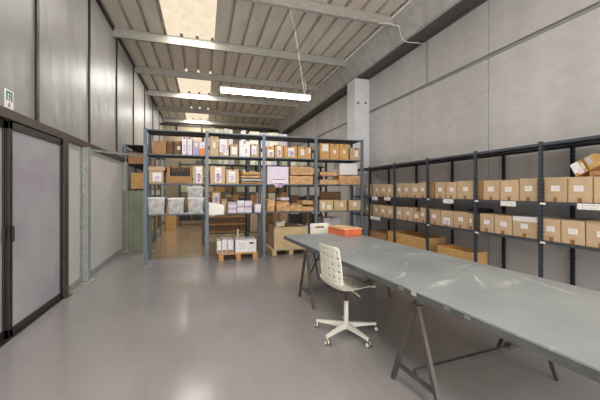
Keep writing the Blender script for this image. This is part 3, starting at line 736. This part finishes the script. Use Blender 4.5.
tag(o, 'crumpled pale lilac tissue lying on the kraft bags, third bay', 'paper')
kparcel(290.4, 302, 0, 204, 'low crumpled kraft bag in the middle of the third bay third row', 35, amp=.03, z=L4 + .001, pillow=.4)
kparcel(302.4, 313.8, 0, 206.4, 'flat kraft parcel underneath another, third bay third row', 37, amp=.02, z=L4 + .001, pillow=.3)
kparcel(302.6, 313.4, 204.6, 200.4, 'flat kraft parcel on top of another, third bay third row', 39, amp=.02, pillow=.3)
fbox(319.6, 333.4, 200, L4, 'film-wrapped carton with pale patches, first of the fourth bay third row', 'wrap', st=[(-.25, .5, .2, .6, 'lab_grey'), (.2, .35, .3, .4, 'lab_grey')], seam=False)
fbox(334, 346.8, 200, L4, 'film-wrapped carton with a small pink label, fourth bay third row', 'wrap', st=[(.1, .55, .22, .4, 'lab')], seam=False)
fbox(348.8, 360.6, 200.2, L4, 'film-wrapped carton at the end of the fourth bay third row', 'wrap', st=[(.0, .6, .3, .4, 'lab_grey')], seam=False)
fbox(320.4, 341, 191.6, L4 + .005, 'dark brown carton standing behind the film-wrapped cartons', 'card_dark', y=YFR + .34 + .13, d=.1, seam=False)

# ---------------------------------------------------------------- rear rack contents
def rrow(n, x0, x1, z, hs, mats, name, label, cat, group, d=.3, y=Y2 + .03, gap=.01, skip=()):
    w = (x1 - x0) / n
    for k in range(n):
        if k in skip: continue
        h = hs[k % len(hs)]
        o = MB().box(-w / 2 + gap / 2, w / 2 - gap / 2, 0, d, 0, h).build(name, mats[k % len(mats)], None, (x0 + (k + .5) * w, y + .004 * ((k * 7) % 5), z + .001), bevel=.004)
        tag(o, label, cat, group)
rrow(9, .06, 1.15, L1, [.47, .50, .48], ['cream', 'cream', 'white'], 'cream_box', 'cream box on the top of the rear rack, second bay of the tall rack below', 'box', 'cream boxes on the rear rack above the second bay', skip=(6, 7))
rrow(4, 1.25, 2.35, L1, [.46, .44], ['cream', 'greycard'], 'cream_box', 'wide cream box on the top of the rear rack over the third bay', 'box', 'cream boxes on the rear rack over the third bay')
for xa, xb, who in ((.06, 1.14, 'second'), (1.26, 2.34, 'third'), (2.46, 3.46, 'fourth')):
    rrow(7, xa, xb, 2.185, [.38, .40, .36], ['cream', 'pgreen', 'cream', 'cream', 'greycard'], 'box_file', 'cream box file on the rear rack, upper gap seen through the %s bay' % who, 'file', 'cream files behind the %s bay upper gap' % who, skip=(5,))
rrow(4, .08, .55, 1.60, [.40, .40], ['pred', 'card_brown'], 'box_file', 'dull red file behind the draped sheet on the rear rack', 'file', 'dull red files on the rear rack')
rrow(4, .56, .90, 1.60, [.42], ['pgreen'], 'box_file', 'pale green file in the row on the rear rack', 'file', 'pale green files on the rear rack')
rrow(3, .93, 1.14, 1.60, [.44, .40], ['dark', 'pred', 'white'], 'box_file', 'dark or red file next to the pale green files on the rear rack', 'file', 'mixed files beside the green ones')
rrow(9, 1.26, 2.34, 1.60, [.40, .34, .42, .30], ['cream', 'dark', 'pgreen', 'pgreen', 'card_dark', 'white'], 'box_file', 'assorted upright file on the rear rack seen through the third bay', 'file', 'assorted files behind the third bay', skip=(4,))
rrow(5, 2.46, 3.46, 1.60, [.30, .36], ['card_dark', 'dark', 'greycard'], 'box_file', 'dark file on the rear rack seen through the fourth bay', 'file', 'dark files behind the fourth bay')
rrow(6, 1.26, 2.34, .985, [.36, .42, .30, .40], ['card_brown', 'card', 'dark', 'cream', 'card_dark'], 'upright_carton', 'upright carton on the rear rack above the big film-wrapped carton', 'box', 'upright cartons on the rear rack, third bay')
rrow(6, .06, 1.14, .985, [.30, .36, .28], ['card_dark', 'card_brown', 'dark'], 'upright_carton', 'dark upright carton on the rear rack behind the booklet stacks', 'box', 'dark cartons behind the booklet stacks')
rrow(4, 2.46, 3.46, .985, [.34, .30], ['card_dark', 'dark'], 'upright_carton', 'dark upright carton on the rear rack behind the film-wrapped cartons', 'box', 'dark cartons behind the fourth bay')
rrow(5, 1.26, 2.34, .30, [.5, .58, .45], ['card', 'card_brown', 'card_dark', 'card_brown'], 'upright_carton', 'tall carton low on the rear rack behind the pallet with the big carton', 'box', 'tall cartons low on the rear rack')
rrow(3, 2.46, 3.46, .30, [.45, .5], ['dark', 'card_dark'], 'upright_carton', 'dark tall carton low on the rear rack behind the table end', 'box', 'dark cartons low on the rear rack')
# flat cardboard piled low on the rear rack
zc = .301
for k in range(8):
    h_ = .07
    o = MB().box(-.53, .53, 0, .45, 0, h_ - .012).build('flattened_carton', 'card_dark' if k % 3 else 'card_brown', None, (.60 + random.uniform(-.015, .015), Y2 + .02 + random.uniform(0, .02), zc), random.uniform(-.01, .01), bevel=.004)
    tag(o, 'flattened brown carton, %s from the bottom of the pile behind the pallet of white boxes' % ORD[k], 'cardboard'); zc += h_
# rack by the frosted wall
def lbox(y0, y1, z, h, label, mat='card', d=.42, group=None, name='cardboard_box'):
    o = carton(LX - .047, (y0 + y1) / 2, z + .001, y1 - y0, d, h, PI / 2, label, mat, name, 'box', group)
lbox(LY + .05, LY + .45, 2.12, .27, 'brown carton on the upper end of the rack by the frosted wall', 'card_brown')
lbox(LY + .05, LY + .42, 1.50, .40, 'tan carton on the middle end of the rack by the frosted wall', 'card2', .36)
for k in range(3):
    lbox(LY + .5 + k * .36 + .12 * (k > 1), LY + .82 + k * .36 + .12 * (k > 1), 2.12, .26, 'brown carton deeper along the upper shelf of the rack by the frosted wall', 'card_brown', .4, 'cartons deeper on the rack by the frosted wall')
for z in (.35, .95, 1.50):
    for k in range(5):
        y0 = LY + .5 + k * .58 if z == 1.5 else LY + .08 + k * .62
        y0 = LY + .06 + (k // 2) * 1.2 + (k % 2) * .55
        if not (z == 1.5 and k == 0):
            lbox(y0, y0 + .5, z, .36, 'carton on the rack by the frosted wall, seen down the passage', ['card_brown', 'card2', 'card', 'card_dark'][k % 4], .44, 'cartons seen down the passage')
# end of the passage
def at_back(u0, u1, z0, vt, y, label, mat, d=.5, **kw):
    x0, x1 = X_at(u0, y), X_at(u1, y)
    return carton((x0 + x1) / 2, y, z0, x1 - x0, d, Z_at(vt, x0, y) - z0, 0, label, mat, **kw)
at_back(160.5, 176, .001, 206, 13.0, 'big tan carton on the floor at the far end of the passage', 'card2')
rack('shelving_rack', (-.95, 14.1, 0), 0, [0, 1.1, 2.2, 3.3, 4.3], .5, [(.2, .8, 1.40, 2.0, 2.6)] * 4, 2.7, 'dark rack across the far end of the passage', 'rack_dark', 'post_dark')
for z in (.2, .8, 1.4, 2.0):
    for k in range(9):
        h = [.42, .36, .48][(k + int(z * 5)) % 3]
        if z == .2 and k in (0, 1, 2, 3): mt = 'dark'
        else: mt = ['card_brown', 'cream', 'card_dark', 'card', 'pgreen'][(k * 2 + int(z * 7)) % 5]
        x = -.95 + .16 + k * .47
        if any(abs(x - (-.95 + p)) < .21 for p in (1.1, 2.2, 3.3)): x += .0
        o = MB().box(-.19, .19, 0, .36, 0, h).build('archive_carton', mt, None, (x + .08, 14.13 + .03, z + .001), bevel=.004)
        tag(o, 'carton on the dark rack at the far end of the hall', 'box', 'cartons on the far end rack')

# ---------------------------------------------------------------- pallets
def pallet(x0, x1, y0, y1, mat, label, h=.14):
    r = empty('wooden_pallet', ((x0 + x1) / 2, y0, 0), 0, label, 'pallet'); w = x1 - x0; d = y1 - y0
    n = 6
    for k in range(n):
        yy = k * (d - .09) / (n - 1); MB().box(-w / 2, w / 2, yy, yy + .09, h - .022, h).build('deck_board', mat, r, bevel=.003)
    for xx in (-w / 2, -.05, w / 2 - .10):
        MB().box(xx, xx + .10, 0, d, h - .040, h - .0225).build('stringer', mat, r)
        MB().box(xx, xx + .10, 0, d, 0, .018).build('bottom_board', mat, r)
        for yy in (0, d / 2 - .06, d - .12):
            MB().box(xx + .002, xx + .098, yy + .002, yy + .12, .0185, h - .0405).build('block', mat, r, bevel=.003)
    return r
pallet(.31, 1.12, 6.66, 7.26, 'wood', 'small wooden pallet under the tall rack carrying packs and a white box', .14)
P1 = .142; y1 = 6.70
for k, (u0, u1, vt, mt) in enumerate(((217, 221.6, 240.8, 'white'), (222, 227, 239.6, 'white'), (227.4, 233.6, 239.8, 'lilac'))):
    o = fbox(u0, u1, vt, P1, 'upright white pack on the wooden pallet, %s from the rack post' % ORD[k], mt, y=y1 - .01 + .02 * (k == 0), d=.36, seam=False, name='paper_pack', cat='pack', st=[(0, .62, .6, .45, 'printed_white'), (0, .15, .8, .22, 'card_brown')], rot=0)
o = fbox(235.2, 256.4, 239.6, P1, 'wide white box with black print on the wooden pallet', 'white', y=y1 - .01, d=.42, seam=False, st=[(-.18, .5, .5, .75, 'printed_white'), (.27, .72, .2, .14, 'dark')], rot=0)
x_, y_ = X_at(238, 7.1), 7.12
b_ = MB().tube([(0, 0, 0), (0, 0, .12), (0, 0, .15), (0, 0, .2)], [.035, .035, .018, .018], 12).build('small_bottle', 'cream', None, (X_at(238, y1 + .44), y1 + .50, P1), smooth=True)
tag(b_, 'small cream bottle standing behind the white box on the pallet', 'bottle')
b_.scale = (1, 1, 2.2)
pallet(1.48, 2.36, 6.84, 7.60, 'wood_pale', 'pale wooden pallet under the big film-wrapped carton by the table', .13)
zt_ = Z_at(227.6, 1.55, 6.88)
o = carton(1.93, 6.88, .132, .80, .66, zt_ - .132, 0, 'big film-wrapped carton on the pale pallet beside the table', 'wrap', seam=False)
MB().box(-.402, .402, -.002, .664, .0, .03).build('film_wrap', 'tape_pale', o)
for sx in (-.32, .36): sticker(o, sx, zt_ * .8, .05, .06, 'tape_pale', 'tape_patch')
for k, (xx, yy, w, d, h, mt) in enumerate(((1.70, 7.0, .2, .18, .13, 'cream'), (2.0, 7.1, .3, .25, .05, 'card_dark'), (1.72, 7.25, .2, .2, .05, 'dark'))):
    o = crinkle(w, d, h, .025, 50 + k, 8, 6, 4, .4).build('crumpled_wrapping', mt, None, (xx, yy, zt_ + .004))
    tag(o, '%s on top of the film-wrapped carton' % ['crumpled cream wrapping', 'flat brown wrapping', 'small dark wrapping heap'][k], 'wrapping')
o = carton(X_at(331.5, 7.0), 6.98, .001, .42, .4, Z_at(217.8, 2.9, 7.0), 0, 'grey mauve carton on the floor behind the white chair under the tall rack', 'greycard')

# ---------------------------------------------------------------- table on trestles
ROT = math.radians(3.9); ca, sa = math.cos(ROT), math.sin(ROT)
ax_, pp = Vector((-sa, ca, 0)), Vector((ca, sa, 0))
TC = Vector((1.21, 4.745, 0)) - ax_ * 2.0 + pp * .59
TZ = .755
tb = empty('work_table', TC, ROT, 'long grey zinc-topped work table with scuffed surface standing on two steel trestles', 'table')
MB().box(-.589, .589, -1.999, 1.999, TZ - .012, TZ).build('table_top', 'zinc', tb, bevel=.002)
MB().box(-.59, .59, -2, 2, TZ - .056, TZ - .0122).build('edge_strip', 'zinc_edge', tb)
MB().box(-.555, .555, -1.97, 1.97, TZ - .068, TZ - .0565).build('under_frame', 'black_metal', tb)
for yy, ln, mt in ((-.93, .05, 'tape_pale'), (-.80, .06, 'tape_grey'), (-1.22, .05, 'tape_grey'), (-1.36, .04, 'tape_grey'), (.42, .08, 'tape_grey')):
    MB().box(-.592, -.5903, yy, yy + ln, TZ - .036, TZ - .002).build('tape_patch', mt, tb)
def local(x, y, z=0): return TC + pp * x + ax_ * y + Vector((0, 0, z))
TB = TZ - .0685
def trestle(yl, label):
    r = empty('trestle', local(0, yl), ROT, label, 'trestle')
    s = .24
    for x in (-.575, .575):
        for sg in (-1, 1):
            MB().bar((x, sg * s, 0.002), (x, sg * .02, TB - .034), .032, .028, (1, 0, 0)).build('leg', 'trestle', r)
        MB().bar((x, -s * .80, .145), (x, s * .80, .145), .028, .022).build('cross_bar', 'trestle', r)
        MB().box(x - .03, x + .03, -.05, .05, TB - .04, TB - .032).build('top_plate', 'trestle', r)
    MB().bar((-.575, 0, TB - .016), (.575, 0, TB - .016), .03, .03).build('top_rail', 'trestle', r)
    MB().bar((-.55, 0.03, .16), (.55, .03, .16), .03, .03).build('low_rail', 'trestle', r)
    MB().bar((.40, .03, .175), (.50, .03, .175), .05, .03).build('bracket', 'trestle', r)
    return r
trestle(1.115, 'grey brown steel trestle under the table end by the racks')
trestle(-.90, 'grey brown steel trestle under the table, the one away from the racks')
# orange box on the table
ob = empty('orange_box', (2.18, 4.60, TZ + .001), math.radians(9.2), 'flat orange box with a tan lid standing on the table end', 'box')
MB().box(-.155, .155, -.245, .245, 0, .088).build('box_body', 'orange', ob, bevel=.004)
MB().box(-.16, .16, -.25, .25, .0885, .116).build('lid', 'orange', ob, bevel=.004)
MB().box(-.145, .145, -.235, .235, .116, .118).build('lid_panel', 'orange_top', ob)
MB().box(-.1605, .1605, -.2505, .2505, .1, .1145).build('lid_rim', 'orange_top', ob)

# ---------------------------------------------------------------- chairs
def shell(mb, prof, width, holes, ncol=15):
    """perforated seat/back shell: quads over an arc-length grid, with the holes left out"""
    P = [Vector((p[0], 0, p[1])) for p in prof]
    # Catmull-Rom through the profile, then even steps
    dense = []
    for i in range(len(P) - 1):
        a, b, c, d = P[max(i - 1, 0)], P[i], P[i + 1], P[min(i + 2, len(P) - 1)]
        for k in range(20):
            t = k / 20; dense.append(.5 * ((2 * b) + (c - a) * t + (2 * a - 5 * b + 4 * c - d) * t * t + (3 * b - a - 3 * c + d) * t ** 3))
    dense.append(P[-1])
    cum = [0]
    for a, b in zip(dense, dense[1:]): cum.append(cum[-1] + (b - a).length)
    n = int(cum[-1] / .021); pts = []; j = 0
    for k in range(n + 1):
        s = cum[-1] * k / n
        while j < len(cum) - 2 and cum[j + 1] < s: j += 1
        f = (s - cum[j]) / max(1e-9, cum[j + 1] - cum[j]); pts.append((dense[j].lerp(dense[j + 1], f), s / cum[-1]))
    grid = []
    for i, (p, s) in enumerate(pts):
        w = width(s); row = []
        e = min(i, n - i) / 2.0
        if e < 1: w *= .90 + .10 * math.sqrt(max(0, 1 - (1 - e) ** 2))
        tang = (pts[min(i + 1, n)][0] - pts[max(i - 1, 0)][0]).normalized(); nor = Vector((tang.z, 0, -tang.x))
        for c in range(ncol + 1):
            q = (c / ncol - .5) * 2
            dish = .028 * (abs(q) ** 2.5)
            up = Vector((1, 0, 0)) if s > .55 else Vector((0, 0, 1))
            row.append(mb.bm.verts.new(p + Vector((0, q * w / 2, 0)) + up * dish))
        grid.append(row)
    for i in range(n):
        for c in range(ncol):
            if holes(i, c, n, ncol): continue
            mb.bm.faces.new((grid[i][c], grid[i][c + 1], grid[i + 1][c + 1], grid[i + 1][c]))
    return mb
def finish_shell(o, th=.010):
    s = o.modifiers.new('thickness', 'SOLIDIFY'); s.thickness = th; s.offset = 0
    b = o.modifiers.new('round', 'SUBSURF'); b.levels = 1; b.render_levels = 2
    for p in o.data.polygons: p.use_smooth = True
CHX, CHY, CHR = 1.395, 2.90, math.radians(8)
ch = empty('swivel_chair', (CHX, CHY, 0), CHR, 'white perforated plastic swivel chair on a five-star castor base at the table side', 'chair')
prof = [(.225, .462), (.20, .488), (.09, .488), (-.06, .480), (-.145, .487), (-.185, .525), (-.200, .59), (-.208, .69), (-.22, .80), (-.24, .92)]
def holes(i, c, n, m):
    s = i / n
    if s < .06 or s > .93 or .44 < s < .53: return False
    return i % 3 == 1 and (c % 3 == (1 if (i // 3) % 2 == 0 else 1)) and 0 < c < m - 1
sh = shell(MB(), prof, lambda s: .43 - .035 * max(0, s - .5) * 2, holes, 15).build('seat_shell', 'chair', ch); finish_shell(sh)
MB().box(-.09, .09, -.07, .07, .440, .468).build('tilt_plate', 'blackplastic', ch, bevel=.006)
MB().tube([(0, 0, .27), (0, 0, .445)], .014, 14).build('gas_piston', 'blackplastic', ch, smooth=False)
MB().tube([(0, 0, .07), (0, 0, .33)], .024, 18).build('column', 'chair_steel', ch)
MB().tube([(.02, -.06, .447), (.03, -.13, .438), (.035, -.185, .422)], .006, 8).build('lever', 'chair_steel', ch)
MB().tube([(0, 0, .062), (0, 0, .115)], [.045, .036], 18).build('hub', 'chair_steel', ch)
for k in range(5):
    a = math.radians(66 + 72 * k) - CHR; d = Vector((math.cos(a), math.sin(a), 0))
    m = Matrix.Rotation(a, 4, 'Z')
    mb = MB(); bm = mb.bm; secs = []
    for (r_, w_, zt, zb_) in ((.03, .052, .112, .062), (.17, .046, .100, .066), (.325, .036, .085, .066)):
        secs.append([bm.verts.new(m @ Vector(p)) for p in ((r_, -w_ / 2, zb_), (r_, w_ / 2, zb_), (r_, w_ / 2 * .8, zt), (r_, -w_ / 2 * .8, zt))])
    for s0, s1 in zip(secs, secs[1:]):
        for q in range(4): bm.faces.new((s0[q], s0[(q + 1) % 4], s1[(q + 1) % 4], s1[q]))
    bm.faces.new(secs[0][::-1]); bm.faces.new(secs[-1])
    mb.build('base_arm', 'chair_steel', ch, bevel=.004)
    b = a + [.5, -.9, 1.2, .3, -.6][k]; ax = Vector((-math.sin(b), math.cos(b), 0)); cpos = d * .32 + Vector((math.cos(b), math.sin(b), 0)) * .012
    cst = MB().tube([cpos + ax * -.008 + Vector((0, 0, .027)), cpos + ax * .008 + Vector((0, 0, .027))], .022, 14).tube([d * .32 + Vector((0, 0, .045)), d * .32 + Vector((0, 0, .07))], .008, 8).build('caster', 'chair_steel', ch)
    for sg in (-1, 1):
        MB().tube([cpos + ax * sg * .009 + Vector((0, 0, .027)), cpos + ax * sg * .022 + Vector((0, 0, .027))], .027, 18).build('tyre', 'caster', cst)
        MB().tube([cpos + ax * sg * .0221 + Vector((0, 0, .027)), cpos + ax * sg * .026 + Vector((0, 0, .027))], .018, 16).build('wheel_cap', 'chair_steel', cst)
# white stacking chair at the far table end
c2 = empty('plastic_chair', (1.97, 4.90, 0), math.radians(-86), 'white plastic chair with thin dark legs at the table end behind the orange box', 'chair')
prof2 = [(.20, .43), (.16, .445), (.0, .44), (-.12, .445), (-.18, .48), (-.20, .56), (-.215, .68), (-.235, .80), (-.26, .885)]
sh = shell(MB(), prof2, lambda s: .41 - .04 * max(0, s - .5) * 2, lambda i, c, n, m: .87 < i / n < .92 and 4 <= c <= m - 5, 15).build('seat_shell', 'chair', c2); finish_shell(sh)
for sx in (-1, 1):
    MB().tube([(-.10, sx * .17, .43), (.14, sx * .19, .02), (.15, sx * .19, .001)], .011, 10).build('leg', 'black_metal', c2)
    MB().tube([(.14, sx * .17, .43), (-.20, sx * .19, .02), (-.205, sx * .19, .001)], .011, 10).build('leg', 'black_metal', c2)
MB().tube([(-.03, -.18, .30), (-.03, .18, .30)], .008, 8).build('stretcher', 'black_metal', c2)

# ---------------------------------------------------------------- lamp, wires, cable
LYY, LZ = 5.07, 3.04
lx0, lx1 = X_at(220, LYY), X_at(310, LYY)
lp = empty('ceiling_lamp', ((lx0 + lx1) / 2, LYY, LZ), 0, 'long bright white LED batten hanging on wires from the roof', 'lamp')
hl = (lx1 - lx0) / 2
MB().box(-hl, hl, -.04, .04, .02, .05).build('housing', 'frame_white', lp, bevel=.004)
MB().prism([(-.045, .02), (-.045, .0), (-.03, -.028), (.03, -.028), (.045, 0), (.045, .02)], 'x', -hl + .02, hl - .02).build('diffuser', 'led', lp)
for s in (-1, 1): MB().box(s * hl - .02 * (s > 0), s * hl + .02 * (s < 0), -.047, .047, -.032, .05).build('end_cap', 'frame_white', lp, bevel=.004)
MB().tube([(hl - .10, 0, .05), (hl - .16, .06, .6), (hl - .22, .16, 1.2), (hl - .27, .37, 1.74)], .006, 8).build('power_cord', 'pvc', lp)
MB().tube([(hl - .10, 0, .05), (hl - .04, .1, .2), (hl - .03, .2, .40)], .004, 8).build('cord_loop', 'pvc', lp)
MB().tube([(-hl + .14, 0, .05), (-hl + .13, .37, 1.74)], .0018, 6).build('suspension_wire', 'wire', lp)
# second batten, added to brighten the dark aisle between the two racks
added_lamp = empty('ceiling_lamp', (1.75, 8.05, 2.855), 0, 'added fill lamp, a white LED batten over the aisle behind the tall rack', 'lamp')
MB().box(-.75, .75, -.04, .04, .02, .05).build('housing', 'frame_white', added_lamp, bevel=.004)
MB().prism([(-.045, .02), (-.045, .0), (-.03, -.028), (.03, -.028), (.045, 0), (.045, .02)], 'x', -.73, .73).build('diffuser', 'led', added_lamp)
for s in (-1, 1):
    MB().box(s * .75 - .02 * (s > 0), s * .75 + .02 * (s < 0), -.047, .047, -.032, .05).build('end_cap', 'frame_white', added_lamp, bevel=.004)
    MB().tube([(s * .6, 0, .05), (s * .6, -.30, 1.95)], .0018, 6).build('suspension_wire', 'wire', added_lamp)
# cable looping from purlin to wall
yq = 5.30
pts = [(3.30, 5.42, HR - .19), (3.50, 5.40, HR - .16), (3.66, 5.36, HR - .20), (3.72, 5.34, 4.72), (3.78, 5.33, 4.50), (3.92, 5.34, 4.44), (4.15, 5.35, 4.46), (4.33, 5.36, 4.47)]
from mathutils import geometry
sm = []
for i in range(len(pts) - 1):
    a, b, c, d = [Vector(pts[max(0, min(len(pts) - 1, i + k))]) for k in (-1, 0, 1, 2)]
    for k in range(6):
        t = k / 6; sm.append(.5 * ((2 * b) + (c - a) * t + (2 * a - 5 * b + 4 * c - d) * t * t + (3 * b - a - 3 * c + d) * t ** 3))
sm.append(Vector(pts[-1]))
tag(MB().tube(sm, .009, 8).build('hanging_cable', 'pvc'), 'white cable looping from the roof purlin round the concrete beam', 'cable')
yc_ = Y_at(427.5, XR - .01)
tag(MB().box(XR - .022, XR - .001, yc_ - .011, yc_ + .011, HJ + .05, 4.49).build('cable_conduit', 'pipe_grey'), 'thin grey vertical conduit on the concrete wall above the horizontal joint', 'conduit')

# ---------------------------------------------------------------- light, world, camera
for k, ym in enumerate(sky_mids):                     # daylight falling through each skylight sheet
    la = bpy.data.lights.new('skylight_daylight', 'AREA'); la.shape = 'RECTANGLE'; la.size = 3 * PER - .06; la.size_y = 1.95
    la.energy = 54.0 if ym < 9 else 155.0; la.color = (1.0, .965, .91)
    lo = bpy.data.objects.new('skylight_daylight', la); C.objects.link(lo); lo.location = ((SX0 + SX1) / 2, ym, HR + .005)
w = bpy.data.worlds.new('daylight'); sc.world = w; w.use_nodes = True
bg = w.node_tree.nodes['Background']; bg.inputs[0].default_value = (1.0, .97, .93, 1); bg.inputs[1].default_value = 4.6
cam = bpy.data.cameras.new('camera'); co = bpy.data.objects.new('camera', cam); C.objects.link(co)
cam.sensor_width = 36; cam.lens = 36 * F / 600.0; cam.shift_y = -(200 - VH) / 600.0
cam.clip_start = .05; cam.clip_end = 100
co.location = (0, 0, H0); co.rotation_euler = (PI / 2, 0, -TH); sc.camera = co
vs = sc.view_settings
vs.view_transform = 'Standard'; vs.look = 'None'; vs.gamma = 1; vs.use_curve_mapping = False; vs.exposure = -0.02
